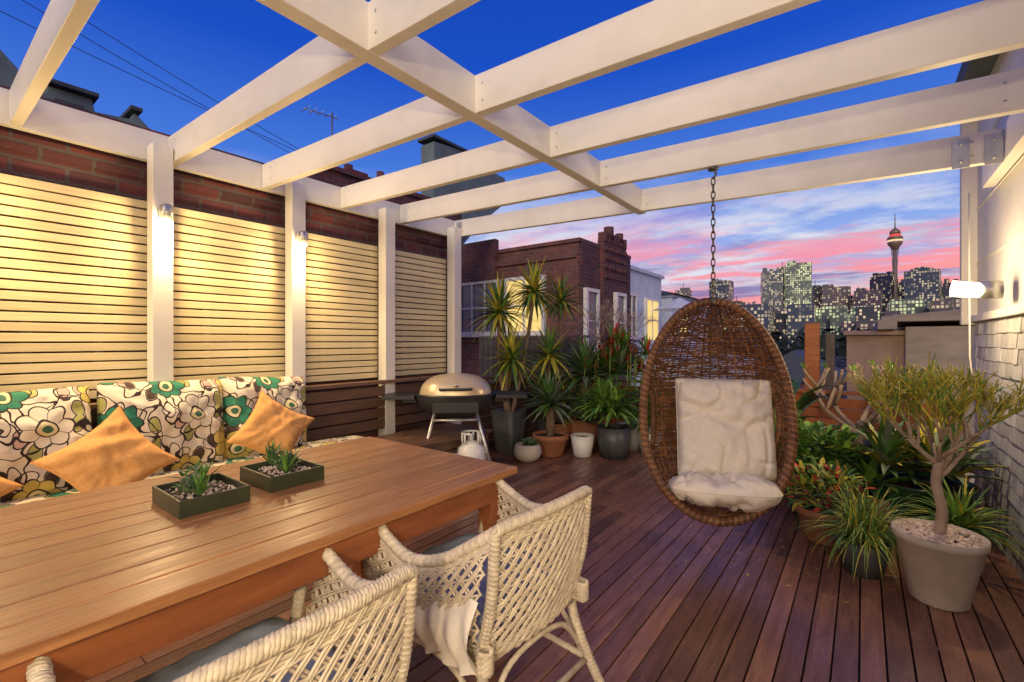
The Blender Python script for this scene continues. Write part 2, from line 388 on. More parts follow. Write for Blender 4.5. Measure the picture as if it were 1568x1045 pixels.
back_cush('floral_cushion',.95,.65,.61,3,-.03); back_cush('floral_cushion',1.53,.60,.60,4,-.06)
m=frame((-3.12,.75,.49),(0,1,0),(-1,0,0)); pillow('bench_seat_cushion',3.1,.5,.1,m,flor,.006,30,pinch=.0,p=16)
def orange(y,z,x,roll,s,seed,tw=0):
    m=frame((x,y,z),V((tw,1,0)),V((-.42,0,1)))@Matrix.Rotation(roll,4,'Z')
    pillow('orange_pillow',s,s,.16,m,orangef,.026,44,seed=seed,pinch=.17,p=3,fold=.010)
orange(.62,.70,-3.00,rad(36),.40,5,.1); orange(1.42,.735,-3.00,rad(54),.38,6,.15); orange(.05,.68,-3.02,rad(38),.38,7)
# ------------------------------------------------------------------ table
tb=empty('dining_table'); b=MB(); n=10; wid=1.07; x0=-2.27
for i in range(n):
    b.box((x0+(i+.5)*wid/n,.45,.735+R(-.0006,.0006)),(wid/n-.005,2.34,.030))
b.obj('top_boards',tabm,tb,.003)
b=MB()
b.box((-1.245,.45,.670),(.03,2.22,.096)); b.box((-2.225,.45,.670),(.03,2.22,.096)); b.box((-1.735,1.56,.67),(.95,.03,.096)); b.box((-1.735,-.66,.67),(.95,.03,.096))
for x in(-1.275,-2.195):
    for y in(1.52,-.62): b.box((x,y,.36),(.075,.075,.71))
for y in (0,.5,1.0): b.box((-1.735,y,.70),(.95,.05,.035))
b.obj('frame_and_legs',apronm,tb,.004)
def tray(x,y):
    e=empty('succulent_planter'); b=MB(); a,c,h=.125,.10,.055; z=.7505
    for dx,dy,sx,sy in((a,0,.008,2*c),(-a,0,.008,2*c)): b.box((x+dx,y+dy,z+h/2),(sx,sy+.008,h))
    for dy in(c,-c): b.box((x,y+dy,z+h/2+.0005),(2*a-.008,.008,h))
    b.box((x,y,z+.018),(2*a-.008,2*c-.008,.03),1); b.obj('tray',[olive,soil],e,.002)
    b=MB()
    for i in range(140):
        b.lathe((x+R(-a+.01,a-.01),y+R(-c+.01,c-.01),z+.034),[(.001,-.004),(.006,0),(.001,.005)],5,0)
    b.obj('gravel',pebb,e)
    b=MB()
    for i in range(4):
        px,py=x+(-.08+.05*i)+R(-.01,.01),y+R(-.05,.05)
        k=i%3
        if k==0: b.rosette((px,py,z+.04),16,R(.07,.095),.018,.0,[1,2],40,88)
        elif k==1: b.rosette((px,py,z+.045),30,.045,.024,-.3,[0,0,1],5,80,1)
        else:
            for q in range(5):
                a_=R(0,6.28); b.rosette((px+.015*math.cos(a_),py+.015*math.sin(a_),z+.04+.018*q),7,.035,.012,.1,[0,1],10,60,1)
    b.obj('succulents',[leafd,leafg,leafb],e)
tray(-1.80,.61); tray(-1.83,.90)
# ------------------------------------------------------------------ wicker chair
def helix(b,path,Rr,r,turns,ph,m=0,n=5):
    path=[V(p) for p in path]; seg=[0]
    for i in range(1,len(path)): seg.append(seg[-1]+(path[i]-path[i-1]).length)
    L=seg[-1]; N=int(turns*7); pts=[]
    j=0
    for k in range(N+1):
        d=L*k/N
        while j<len(path)-2 and seg[j+1]<d: j+=1
        t=(d-seg[j])/max(1e-6,seg[j+1]-seg[j]); p=path[j].lerp(path[j+1],t)
        dr=(path[j+1]-path[j]).normalized(); a=dr.cross(V((.31,.17,.9))).normalized(); c=a.cross(dr)
        an=2*math.pi*turns*k/N+ph; pts.append(p+(a*math.cos(an)+c*math.sin(an))*Rr)
    b.tube(pts,r,n,m)
def cat(ps,n=8):
    ps=[V(p) for p in ps]; q=[ps[0]*2-ps[1]]+ps+[ps[-1]*2-ps[-2]]; out=[]
    for i in range(1,len(q)-2):
        for k in range(n):
            t=k/n; a,b_,c,d=q[i-1],q[i],q[i+1],q[i+2]
            out.append(.5*((2*b_)+(c-a)*t+(2*a-5*b_+4*c-d)*t*t+(3*b_-a-3*c+d)*t**3))
    out.append(ps[-1]); return out
def wchair(x,y,rot):
    e=empty('wicker_armchair')
    b=MB()
    ctrl=cat([(0,.785,0),(.15,.735,0),(.35,.675,0),(.6,.645,0),(.82,.675,0),(1,.722,0)],6)
    def hh(s):
        for p,q in zip(ctrl,ctrl[1:]):
            if s<=q.x: t=(s-p.x)/max(1e-6,q.x-p.x); return p.y+(q.y-p.y)*t
        return ctrl[-1].y
    SZ=.40
    def top(s,sd): return V((.03-.47*s-.03*s*s,sd*(.232+.062*math.sin(s*2.0)),hh(s)))
    def bot(s,sd): return V((-.03-.50*s,sd*(.222+.04*s),SZ))
    def side(sd):
        return lambda a,c: bot(a,sd).lerp(top(a,sd),c)+V((0,sd*.03*math.sin(math.pi*c),0))
    def back(a,c):
        yy=-1+2*a
        p=V((-.03+.03*(1-yy*yy),yy*.222,SZ)); q=V((.03+.03*(1-yy*yy),yy*.232,.785+.012*(1-yy*yy)))
        return p.lerp(q,c)+V((.012*math.sin(math.pi*c),0,0))
    def lattice(S,wd,ht,b):
        nx=max(3,round(wd/.042)); ny=max(3,round(ht/.042))
        for k in range(-ny,nx+1):
            for sg in(1,-1):
                for off in (-.13,.13):
                    kk=k+off; pts=[]; st=14
                    for i in range(st+1):
                        c=i/st; a=(kk+c*ny)/nx
                        if sg<0: a=1-a
                        if 0<=a<=1:
                            p=S(a,c); q=S(min(1,a+.01),c)-S(max(0,a-.01),c); nrm=q.cross(S(a,min(1,c+.01))-S(a,max(0,c-.01))).normalized()
                            pts.append(p+nrm*(.0025*sg+.002*math.sin(c*ny*3.14))+V((0,R(-.001,.001),R(-.001,.001))))
                    if len(pts)>1: b.tube(pts,.0036,5)
        rows=[.02,.045,.07,.095]+[1-.022*i for i in range(1,6)]
        for i in range(1,ny): rows+=[i/ny]
        for i,c in enumerate(rows):
            pts=[]
            for k in range(25):
                a=k/24; pts.append(S(a,c)+V((.003*math.sin(k*3.14159/2+i*3.14159),0,0)))
            b.tube(pts,.0048 if i<9 else .0034,5)
    lattice(back,.46,.38,b)
    for sd in(1,-1): lattice(side(sd),.50,.28,b)
    b.obj('woven_panels',wick,e)
    b=MB()
    rim=[top(1-i/14,-1) for i in range(15)]+[back(i/12,1.0)+V((.0,0,.005)) for i in range(1,12)]+[top(i/14,1) for i in range(15)]
    b.tube(rim,.011,8)
    for p in range(3): helix(b,rim,.012,.0070,62,p*2.094)
    for sd in(1,-1):
        fe=cat([top(1,sd),top(1,sd)+V((-.035,sd*.005,-.03)),top(1,sd)+V((-.04,sd*-.002,-.11)),bot(1,sd)+V((.01,0,.04)),bot(1,sd)+V((-.005,0,-.05)),V((-.56,sd*.29,0))],6)
        b.tube(fe,.013,8)
        for p in range(2): helix(b,fe[:24],.012,.0072,26,p*3.14)
        bl=cat([back(0 if sd<0 else 1,1),back(0 if sd<0 else 1,.5),bot(0,sd),V((.01,sd*.235,.25)),V((.10,sd*.30,0))],6)
        b.tube(bl,.016,8); helix(b,bl,.013,.0055,60,0)
        b.tube([(-.54,sd*.265,.2),(.02,sd*.245,.2)],.011,7)
        b.tube(cat([(-.52,sd*.26,.22),(-.4,sd*.255,.34),(-.26,sd*.25,.375),(-.1,sd*.24,.34),(.0,sd*.24,.22)],6),.009,7)
        kn=V((.0,sd*.24,.43))
        for p in range(3): helix(b,[kn+V((0,0,-.03)),kn+V((0,0,.03))],.02,.007,4,p*2)
    b.tube([(-.54,-.265,.2),(-.54,.265,.2)],.011,7); b.tube([(.02,-.245,.2),(.02,.245,.2)],.011,7)
    b.tube(cat([(.0,-.235,.24),(-.01,-.12,.36),(-.01,.12,.36),(.0,.235,.24)],6),.009,7)
    for (p,q) in(((-.53,-.26,SZ),(-.53,.26,SZ)),((-.03,-.225,SZ),(-.03,.225,SZ)),((-.53,-.26,SZ),(-.03,-.225,SZ)),((-.53,.26,SZ),(-.03,.225,SZ))):
        b.tube([p,q],.016,8)
    b.obj('frame_and_legs',wick,e)
    b=MB()
    for i in range(30): b.tube([(-.52+i*.0165,-.235,.408),(-.52+i*.0165,.235,.408)],.006,5)
    b.obj('seat_weave',wick,e)
    m=Matrix.Translation((-.29,0,.470))
    pillow('seat_cushion',.53,.47,.12,m,greyf,.012,30,e,pinch=.02,p=6,seed=x,fold=.008)
    b=MB(); vs=[];fs=[]; nn=30
    for j in range(15):
        for i in range(nn+1):
            t=i/nn; s_=j/14
            bul=math.sin(math.pi*min(1,s_*1.15))
            vs.append((.0-.26*t,-.265-.035*bul-.010*math.sin(t*22+s_*3)*(.3+s_),.60-.22*s_*(1-.25*t)-.05*t+.008*math.sin(t*13)))
    for j in range(14):
        for i in range(nn):
            a=j*(nn+1)+i; fs.append((a,a+1,a+nn+2,a+nn+1))
    b.add(vs,fs,0,True); b.obj('cushion_cover_flap',cream,e)
    e.location=(x,y,0); e.rotation_euler=(0,0,rot); return e
wchair(-.80,1.19,rad(-4)); wchair(-.83,.45,rad(1))
# ------------------------------------------------------------------ egg chair
def egg():
    e=empty('hanging_egg_chair'); cx,cy,cz=-.725,2.97,.885
    F=V((.226,-.974,0)).normalized(); F=(Matrix.Rotation(rad(12),3,'Z')@F); Rt=V((-F.y,F.x,0)); Hh=.67
    def rr(z):
        t=max(0,1-(abs(z)/Hh)**2.15)**.5; return .418*t*(1-.10*z/Hh)
    def P(th,z,off=0):
        r=rr(z)+off; return V((cx,cy,cz+z))+Rt*(r*math.sin(th))-F*(r*.95*math.cos(th))
    def fc(z): return .06-.12*z/Hh
    def ok(th,z):
        f=-rr(z)*.95*math.cos(th)
        if f>fc(z): return False
        for s_ in(1,-1):
            dth=(th-s_*rad(-62))*rr(z); dz=(z+.09)
            if (dth/.085)**2+(dz/.20)**2<1: return False
        return True
    b=MB(); N=112
    for i in range(N):
        z0=-Hh+.01+(2*Hh-.02)*(i+.5)/N
        nS=84; run=[]
        for k in range(nS+1):
            th=-math.pi+2*math.pi*k/nS
            z=z0+.012*noise.noise(V((th*2.2,i*.35,1)))+.006*noise.noise(V((th*6,i*2.,4)))
            z=max(-Hh+.004,min(Hh-.004,z))
            if ok(th,z): run.append(P(th,z,.004*math.sin(th*21+i*math.pi)+.003*R(-1,1)))
            else:
                if len(run)>2: b.tube(run,.0050,5)
                run=[]
        if len(run)>2: b.tube(run,.0050,5)
    for i in range(300):
        th=R(-2.2,2.2); z=R(-.6,.6); dz=R(-.03,.03); run=[]
        for k in range(14):
            if abs(z)<Hh-.02 and ok(th,z): run.append(P(th,z,R(-.010,.010)))
            else: break
            th+=.05; z+=dz*.5
        if len(run)>3: b.tube(run,.0042,5)
    for k in range(-17,18):
        th=k*rad(8); run=[]
        for i in range(60):
            z=-Hh+.006+(2*Hh-.012)*i/59
            if ok(th,z): run.append(P(th,z,-.003))
            else:
                if len(run)>2: b.tube(run,.0055,5)
                run=[]
        if len(run)>2: b.tube(run,.0055,5)
    b.obj('woven_shell',rattan,e)
    b=MB(); side={}
    for s_ in(1,-1):
        l=[]
        for i in range(60):
            z=Hh*math.cos(math.pi*(i+.5)/60)
            q=-fc(z)/(rr(z)*.95+1e-6)
            if abs(q)<1: l.append(P(s_*math.acos(q),z))
        side[s_]=l
    rim=side[1]+side[-1][::-1]; rim.append(rim[0])
    b.tube(rim,.020,9)
    for p in range(3): helix(b,rim,.019,.0085,100,p*2.09)
    for s_ in(1,-1):
        hr=[]
        for k in range(29):
            a=2*math.pi*k/28; z=-.09+.20*math.sin(a); hr.append(P(s_*rad(-62)+.085*math.cos(a)/rr(z),z))
        b.tube(hr,.013,8)
        for p in range(2): helix(b,hr,.013,.007,42,p*3.14)
    b.obj('rim',rattan,e)
    b=MB(); z=cz+Hh-.01; i=0; zt=zb(cx)-.03
    b.tube([(cx,cy,z-.03),(cx,cy,z+.02)],.012,8)
    while z<zt-.05:
        a=V((1,0,0)) if i%2 else V((0,1,0)); pts=[]
        for k in range(13):
            t=2*math.pi*k/12; pts.append(V((cx,cy,z+.027))+a*(.011*math.sin(t))+V((0,0,.027*math.cos(t))))
        b.tube(pts,.0038,6,cap=False); z+=.041; i+=1
    b.tube([(cx,cy,z),(cx+.018,cy,z+.03),(cx,cy,z+.055),(cx,cy,zt+.04)],.007,7)
    b.lathe((cx,cy,zt+.012),[(.03,0),(.03,.015)],14)
    b.obj('chain',pm('dark_chain',(.16,.14,.12),(.10,.09,.08),20,rough=.45,metal=.7),e)
    c=V((cx,cy,0))
    up=(V((0,0,1))-F*.22).normalized()
    m=frame(c-F*.10+Rt*.085+V((0,0,.76)),Rt,up); pillow('back_cushion',.58,.62,.20,m,cream,.022,70,e,pinch=.04,p=7,seed=2.3,fold=.030,disc=.12)
    f2=(F+V((0,0,.18))).normalized()
    m=frame(c+F*.06+Rt*.04+V((0,0,.42)),Rt,-f2); pillow('seat_cushion',.62,.50,.20,m,cream,.022,70,e,pinch=.0,p=3,seed=5.1,fold=.030,disc=.8)
egg()
# ------------------------------------------------------------------ lamps
def light(name,kind,loc,en,col=(1,.70,.34),size=.04,rot=None,spot=150,parent=None):
    l=bpy.data.lights.new(name,kind); l.energy=en; l.color=col; l.shadow_soft_size=size
    if kind=='SPOT': l.spot_size=rad(spot); l.spot_blend=.8
    o=bpy.data.objects.new(name,l); scene.collection.objects.link(o); o.location=loc
    if rot: o.rotation_euler=rot
    if parent: o.parent=parent
    return o
def post_or_fill(x,y,z,dx=1,dy=0,en=38):
    e=empty('post_or_fill_lamp'); b=MB(); px,py=x+dx*.065,y+dy*.065
    b.lathe((px,py,z),[(.030,-.04),(.033,-.04),(.034,.05),(.020,.062),(.004,.064)],18,0)
    b.box((x+dx*.02,y+dy*.02,z+.01),(.05,.05,.07),0)
    b.lathe((px,py,z-.05),[(.026,0),(.028,.008),(.028,.012)],16,1)
    b.obj('fitting',[steel,bulb],e)
    light('downlight','SPOT',(px,py,z-.06),en,spot=158,parent=e)
    light('glow','POINT',(px,py,z-.09),13,parent=e,size=.025)
post_or_fill(-3.515,.98,2.09); post_or_fill(-3.515,1.86,2.09); post_or_fill(-3.515,.10,2.09)  # last lamp is unseen, added as fill from the left
def wall_or_fill(y,en,col=(1,.76,.46)):
    e=empty('wall_or_fill_lamp'); b=MB(); x=.60
    b.lathe((x-.0,y,1.60),[(.05,-.05),(.055,0),(.05,.05)],18,0)
    b.tube([(x-.17,y,1.62),(x-.03,y,1.60)],[.048,.042],16,1)
    b.tube([(x-.03,y,1.60),(x+.03,y,1.60)],.047,16,0)
    b.obj('fitting',[steel,bulb],e)
    light('wall_or_fill_light','POINT',(x-.22,y,1.62),en,col,parent=e,size=.06)
wall_or_fill(3.87,34,(1,.72,.40)); wall_or_fill(.45,24,(1,.76,.46)); wall_or_fill(-1.1,85,(1,.76,.46))  # first is the visible lamp; other two are unseen, added as fill
# ------------------------------------------------------------------ right wall
hw=empty('house_wall'); b=MB()
b.box((.80,1.7,2.3),(.20,6.6,1.7)); b.box((.69,1.7,1.47),(.06,6.62,.05),0)
for k in range(1,4): b.box((.698,1.7,1.47+k*.42),(.012,6.6,.008),0)
b.box((.80,1.7,.7),(.18,6.6,1.5))
b.obj('upper_cladding',cladm,hw,.003)
b=MB()
rot=Matrix.Rotation(rad(4),3,'Y')
for r_ in range(16):
    y=-1.6+R(-.1,0)
    while y<4.98:
        L=R(.10,.2); b.box((.695+R(-.003,.003),y+L/2,.048+r_*.09+R(-.004,.003)),(.016,L-.005,.1),0,rot); y+=L
b.obj('shingles',shing,hw,.002)
b=MB(); b.box((.66,5.03,2.3),(.10,.07,1.75)); b.obj('downpipe_trim',cladm,hw,.01)
b=MB()
vs=[(.55,-1.6,3.10),(.55,5.3,3.10),(.55,-1.6,3.24),(.55,5.3,3.24),(3,-1.6,3.9),(3,5.3,3.9),(3,-1.6,4.04),(3,5.3,4.04)]
b.hexa([vs[0],vs[1],vs[4],vs[5],vs[2],vs[3],vs[6],vs[7]]); b.obj('roof',slate,hw)
b=MB(); b.tube([(.57,4.35,2.30),(.575,4.36,1.2),(.60,4.36,.9)],.005,6); b.obj('rope',white)
# ------------------------------------------------------------------ far boundary
b=MB(); x=-4.9
while x<-3.05:
    b.box((x,5.62,.62),(.085,.025,1.42+R(-.03,.03))); x+=.10
for z in(.45,1.15): b.box((-3.95,5.65,z),(1.95,.04,.07))
b.box((-3.95,5.62,1.36),(1.95,.07,.04)); b.obj('timber_fence',greyw,bevel=.003)
b=MB()
for i in range(7): b.box((-1.2,5.62,.05+i*.105),(3.7,.03,.095))
b.box((-1.2,5.60,.79),(3.7,.10,.03))
for x in(-2.9,-1.7,-.55,.5): b.box((x,5.66,.4),(.09,.05,.8))
b.obj('cedar_fence',orangew,bevel=.003)
b=MB(); b.box((-.42,5.72,.9),(.13,.10,1.17)); b.obj('timber_post',orangew,bevel=.005)
b=MB(); b.box((-.27,5.80,.85),(.08,.08,1.05)); b.obj('dark_post',greyw,bevel=.005)
b=MB(); b.box((.5,6.6,.4),(1.3,.2,1.92)); b.box((.5,6.55,1.39),(1.36,.32,.05)); b.obj('rendered_wall',render,bevel=.006)
b=MB()
b.hexa([(.15,6.2,1.50),(2.5,6.2,1.50),(.15,9,1.50),(2.5,9,1.50),(.15,6.2,1.56),(2.5,6.2,1.75),(.15,9,1.56),(2.5,9,1.75)])
b.box((.2,7.6,1.47),(.16,2.9,.1)); b.box((1.3,7.6,0),(1.9,2.6,2.9)); b.obj('neighbour_roof',ledgem,bevel=.01)
# ------------------------------------------------------------------ buildings
def window(b,c,w,h,axis,mg,mf,mull=2,bars=True):
    c=V(c)
    def bx(du,dz,su,sz,th,m,off):
        if axis=='y': b.box(c+V((du,-off,dz)),(su,th,sz),m)
        else: b.box(c+V((off,du,dz)),(th,su,sz),m)
    bx(0,0,w,h,.02,mg,.02)
    for s_ in(1,-1): bx(s_*w/2,0,.08,h+.08,.1,mf,.035); bx(0,s_*(h/2+.001),w-.08,.08,.098,mf,.035)
    bx(0,-h/2-.07,w+.2,.06,.16,mf,.06)
    for k in range(1,mull): bx(-w/2+w*k/mull,0,.05,h-.08,.06,mf,.04)
    if bars: bx(0,0,w-.08,.045,.055,mf,.043)
bh=empty('brick_house'); b=MB()
b.box((-9.5,10.36,-2.7),(9,2.72,12.4)); b.box((-9.5,10.36,3.54),(9.1,2.82,.08))
b.box((-7.9,8.95,3.35),(1.2,.16,1.0))
b.box((-6.3,8.97,3.2),(2.5,.06,.08)); b.box((-9.5,8.96,1.3),(9,.07,.08))
b.obj('walls_front',bricky,bh)
b=MB(); b.box((-4.985,10.4,-2.6),(.05,2.7,12.3))
b.box((-4.94,10.6,1.9),(.16,1.3,3.6))
for k in range(6): b.box((-4.93,10.05+k*.22,3.78),(.20,.12,.22))
for k in range(6):
    for j in range(4): b.box((-4.84,10.05+k*.22,2.85+j*.22),(.06,.10,.10))
b.tube([(-4.9,10.3,3.8),(-4.9,10.3,4.05)],.12,10); b.tube([(-4.9,10.9,3.8),(-4.9,10.9,4.0)],.1,10)
b.obj('walls_side',brickx,bh)
b=MB(); window(b,(-7.9,8.99,2.15),1.3,1.3,'y',2,0,3); window(b,(-6.45,8.99,2.15),1.1,1.3,'y',1,0,2)
b.box((-7.9,8.985,1.7),(1.2,.04,.35),1)
window(b,(-4.95,9.45,1.75),.55,1.4,'x',2,0,1); window(b,(-4.84,10.75,1.75),.5,1.4,'x',2,0,1)
b.obj('windows',[whitec,litw,glass],bh)
def house(name,x0,x1,y0,y1,z,mat,roof=None,wins=()):
    e=empty(name); b=MB(); b.box(((x0+x1)/2,(y0+y1)/2,(z-9)/2),(x1-x0,y1-y0,z+9)); b.box(((x0+x1)/2,(y0+y1)/2,z+.06),(x1-x0+.2,y1-y0+.2,.12))
    b.obj('walls',mat,e)
    if wins:
        b=MB()
        for c,w_,h_,ax,m in wins: window(b,c,w_,h_,ax,m,0,2)
        b.obj('windows',[whitec,litw,glass],e)
    if roof:
        b=MB(); zz=z+.12; xm=(x0+x1)/2
        b.add([(x0-.3,y0-.3,zz),(x1+.3,y0-.3,zz),(x1+.3,y1+.3,zz),(x0-.3,y1+.3,zz),(xm,y0+1,zz+roof),(xm,y1-1,zz+roof)],[(0,1,4),(1,2,5,4),(2,3,5),(3,0,4,5)]); b.obj('roof',slate,e)
house('white_house',-12,-6.6,14.2,18.8,3.85,renderw,None,[((-6.58,15.6,2.2),.8,1.5,'x',2),((-6.58,17.6,2.1),1.3,1.6,'x',1)])
house('rendered_house',-13,-6.9,21,27,3.3,renderw,.9,[((-6.88,22.5,2.1),1.2,1.4,'x',1)])
house('brick_cottage',-5.5,-1,30,38,-1.0,brickx,1.6); house('brick_cottage',.5,5,28,37,-1.8,bricky,1.8)
house('terrace_row',-26,-14,34,50,1.0,renderw,1.5)
b=MB(); b.box((-5.3,20,-4.2),(2.4,9,9.6)); b.obj('neighbour_terrace',renderw)
b=MB(); b.tube([(-5.4,17.3,.6),(-5.4,17.3,2.9)],.03,8,1); b.lathe((-5.4,17.3,2.45),[(1.0,0),(.5,.22),(.02,.45)],8,0,sm=False); b.obj('patio_umbrella',[whitec,steel])
nr=empty('neighbour_house'); b=MB()
def prism(b,pts,x0,x1,m=0):
    n=len(pts); vs=[(x0,y,z) for y,z in pts]+[(x1,y,z) for y,z in pts]
    b.add(vs,[tuple(range(n)),tuple(range(2*n-1,n-1,-1))]+[(i,i+n,(i+1)%n+n,(i+1)%n) for i in range(n)],m)
prism(b,[(-3,2),(-3,5.6),(.35,4.62),(.6,4.46),(.74,4.3),(.76,4.1),(.95,4.12),(.97,4.22),(1.35,4.22),(1.38,4.08),(1.72,4.12),(1.76,4.22),(2.02,3.98),(2.3,3.7),(2.6,3.5),(2.7,2)],-9.5,-7.4,0)
prism(b,[(6.55,2.4),(6.55,5.4),(7.5,5.5),(7.55,5.35),(8.9,5.3),(9.0,4.75),(8.0,4.0),(7.2,3.2),(7.0,2.4)],-7.4,-7.0,0)
b.obj('rooftops',greenfa,nr,.01)
b=MB()
for y0,y1,z0 in((.93,1.40,4.25),(1.70,1.82,4.24),(-2.9,.45,4.4)): b.box((-8.4,(y0+y1)/2,z0),(2.2,y1-y0,.045))
b.box((-7.39,1.15,4.02),(.04,.25,.14)); b.box((-7.39,1.62,3.96),(.04,.2,.14))
for k in range(5): b.tube([(-7.6,.95+k*.11,4.27),(-7.6,.95+k*.11,4.36)],.008,4)
b.tube([(-7.6,.95,4.36),(-7.6,1.40,4.36)],.008,4)
b.box((-7.2,7.05,5.50),(.5,1.1,.05))
b.obj('fascias',slate,nr)
b=MB(); b.box((-7.5,4.9,3.5),(.5,.35,1.6)); b.box((-7.5,4.9,4.32),(.58,.43,.07)); b.box((-7.5,5.6,3.6),(.4,.3,1.6)); b.box((-7.8,5.2,3.0),(2.5,3.4,1.9)); b.box((-7.8,5.2,3.98),(2.6,3.5,.07))
b.tube([(-7.5,4.9,4.35),(-7.5,4.9,4.52)],.08,8); b.tube([(-7.5,5.6,4.4),(-7.5,5.6,4.6)],.07,8)
b.obj('chimney',brickx,nr)
b=MB(); b.tube([(-7.3,4.45,3.5),(-7.3,4.45,5.25)],.018,6); b.tube([(-7.3,3.95,5.12),(-7.3,4.55,5.18)],.010,5)
for k in range(5): b.tube([(-7.45+.02*k,3.97+k*.13,5.12+k*.013),(-7.15-.02*k,3.97+k*.13,5.12+k*.013)],.007,4)
b.obj('tv_antenna',steel)
b=MB()
for (a,c) in (((-11,-1.2,8.0),(-11,9.0,5.4)),((-11.4,-1.2,7.8),(-11.4,10,5.3)),((-11,-1.6,7.0),(-11,12.0,5.5))):
    pts=[V(a).lerp(V(c),i/16)-V((0,0,.25*math.sin(math.pi*i/16))) for i in range(17)]
    b.tube(pts,.007,5)
b.obj('power_lines',black)
# ------------------------------------------------------------------ skyline
def citymat(name,base,lit,thr,sx=3.0,sz=3.4,es=.8):
    m,nt,bs=newmat(name); s=nt.nodes.new('ShaderNodeSeparateXYZ'); nt.links.new(OBJ(nt),s.inputs[0])
    cb=nt.nodes.new('ShaderNodeCombineXYZ'); nt.links.new(M(nt,'ADD',s.outputs[0],s.outputs[1]),cb.inputs[0]); nt.links.new(s.outputs[2],cb.inputs[1])
    t=nt.nodes.new('ShaderNodeTexBrick'); t.offset=0; nt.links.new(cb.outputs[0],t.inputs['Vector'])
    t.inputs['Scale'].default_value=1; t.inputs['Brick Width'].default_value=sx; t.inputs['Row Height'].default_value=sz; t.inputs['Mortar Size'].default_value=.5
    t.inputs['Color1'].default_value=(0,0,0,1); t.inputs['Color2'].default_value=(1,1,1,1); t.inputs['Mortar'].default_value=(0,0,0,1)
    f=M(nt,'GREATER_THAN',t.outputs['Color'],thr)
    bs.inputs['Base Color'].default_value=(*base,1); bs.inputs['Roughness'].default_value=.4
    n=NOISE(nt,cb.outputs[0],.06,3)
    nt.links.new(M(nt,'MULTIPLY',f,RANGE(nt,n,.40,.60,.10*es,es)),bs.inputs['Emission Strength']); bs.inputs['Emission Color'].default_value=(*lit,1)
    return noes(m)
cms=[citymat('tower_glass',(.045,.07,.11),(1,.78,.42),.52),citymat('tower_green',(.07,.11,.10),(.95,.95,.5),.36,es=1.0),citymat('tower_dark',(.022,.028,.055),(1,.72,.42),.68),citymat('tower_stone',(.07,.055,.08),(1,.76,.45),.60)]
def polar(bd,d): a=rad(bd); return V((math.sin(a)*d,math.cos(a)*d,0))
def tower(bd,w_,top,mi,d=900,style=0):
    p=polar(bd,d); b=MB(); dp=w_*.8
    b.box((0,0,(top-10)/2-5),(w_,dp,top+10))
    if style==0: b.box((w_*.1,0,top-6),(w_*.6,dp*.6,12)); b.tube([(0,0,top-10),(0,0,top+9)],.5,5)
    if style==1: b.box((-w_*.25,0,top-6),(w_*.35,dp*.9,10)); b.box((w_*.3,0,top-12),(w_*.38,dp*.7,9))
    if style==2:
        for k in range(7):
            u=(k-3)/3.5; b.box((u*w_*.43,0,top-10+3*(1-u*u)),(w_*.14,dp*.95,6+8*(1-u*u)))
    if style==3:
        for k in(-.35,0,.35): b.box((w_*k,0,top-4),(w_*.2,dp*.5,8+8*abs(k)))
    b.obj('office_tower',cms[mi],mat=Matrix.Translation(p)@Matrix.Rotation(rad(-bd+R(-25,25)),4,'Z'))
for a in((-12.86,33,112,0,900,1),(-16.9,28,98,3,900,0),(-11.3,20,74,3,930,0),(-10.1,24,68,2,900,3),(-7.9,30,124,0,900,3),(-6.9,14,130,2,930,0),(-5.5,36,134,1,900,1),(-3.97,15,92,2,900,0),(-3.3,14,78,0,930,1),(-2.4,38,92,3,900,1),(-1.2,16,70,2,900,3),(-.4,18,80,0,930,0),(.4,32,82,3,880,1),(1.55,26,104,2,900,3),(3.0,24,98,0,950,3),(4.4,38,108,0,900,2),(6.6,26,88,2,900,3),(5.7,14,82,1,940,0),(7.6,20,78,3,900,1)): tower(*a)
e=empty('city_skyline')
for mi in range(4):
    b=MB()
    for k in range(38):
        bd=R(-24,12); p=polar(bd,R(500,800)); h=R(12,44); w_=R(10,30); b.box((p.x,p.y,h/2-5),(w_,w_,h+10))
    b.obj('low_rise_blocks',cms[mi],e)
tw=empty('observation_tower'); p=polar(2.43,900); b=MB()
b.tube([p+V((0,0,-9)),p+V((0,0,145))],2.6,12); b.tube([p+V((0,0,166)),p+V((0,0,193))],[1.0,.4],8)
for k in range(12):
    a=2*math.pi*k/12; b.tube([p+V((5.5*math.cos(a),5.5*math.sin(a),60)),p+V((2.8*math.cos(a+1),2.8*math.sin(a+1),100)),p+V((4.6*math.cos(a+2),4.6*math.sin(a+2),141))],.22,4)
b.obj('shaft',pm('tower_metal',(.25,.2,.18),(.2,.16,.13),.1,bump=0,rough=.5),tw)
b=MB(); p=p+V((0,0,5)); b.lathe(p,[(3,133),(6,138),(9,142),(9.3,145)],24,0); b.lathe(p,[(9.1,145.3),(9.1,148)],24,1); b.lathe(p,[(9.5,148.3),(9.5,152),(8,153)],24,0); b.lathe(p,[(7.2,153.3),(7,156)],24,2); b.lathe(p,[(6.6,156.3),(6.4,161),(3.4,164),(1.3,166)],24,0)
b.obj('turret',[pm('tower_gold',(.26,.18,.12),(.20,.14,.1),.1,bump=0,rough=.3),noes(pm('tower_lit',(.5,.4,.2),bump=0,emit=(1,.75,.45),es=.8)),noes(pm('tower_red',(.4,.05,.05),bump=0,emit=(1,.10,.08),es=.8))],tw)
b=MB()
for k in range(700):
    bd=R(-32,16); d=R(120,300); p=polar(bd,d); h=R(-6,1.0)+ (d-100)*.022
    for j in range(6):
        q=p+V((R(-4,4),R(-4,4),h+R(-3.5,2.0))); d_=V((R(-1,1),R(-1,1),R(-.3,1)))
        b.leaf(q,d_,R(2,4),R(1.5,2.6),.5,0,2,.1,1)
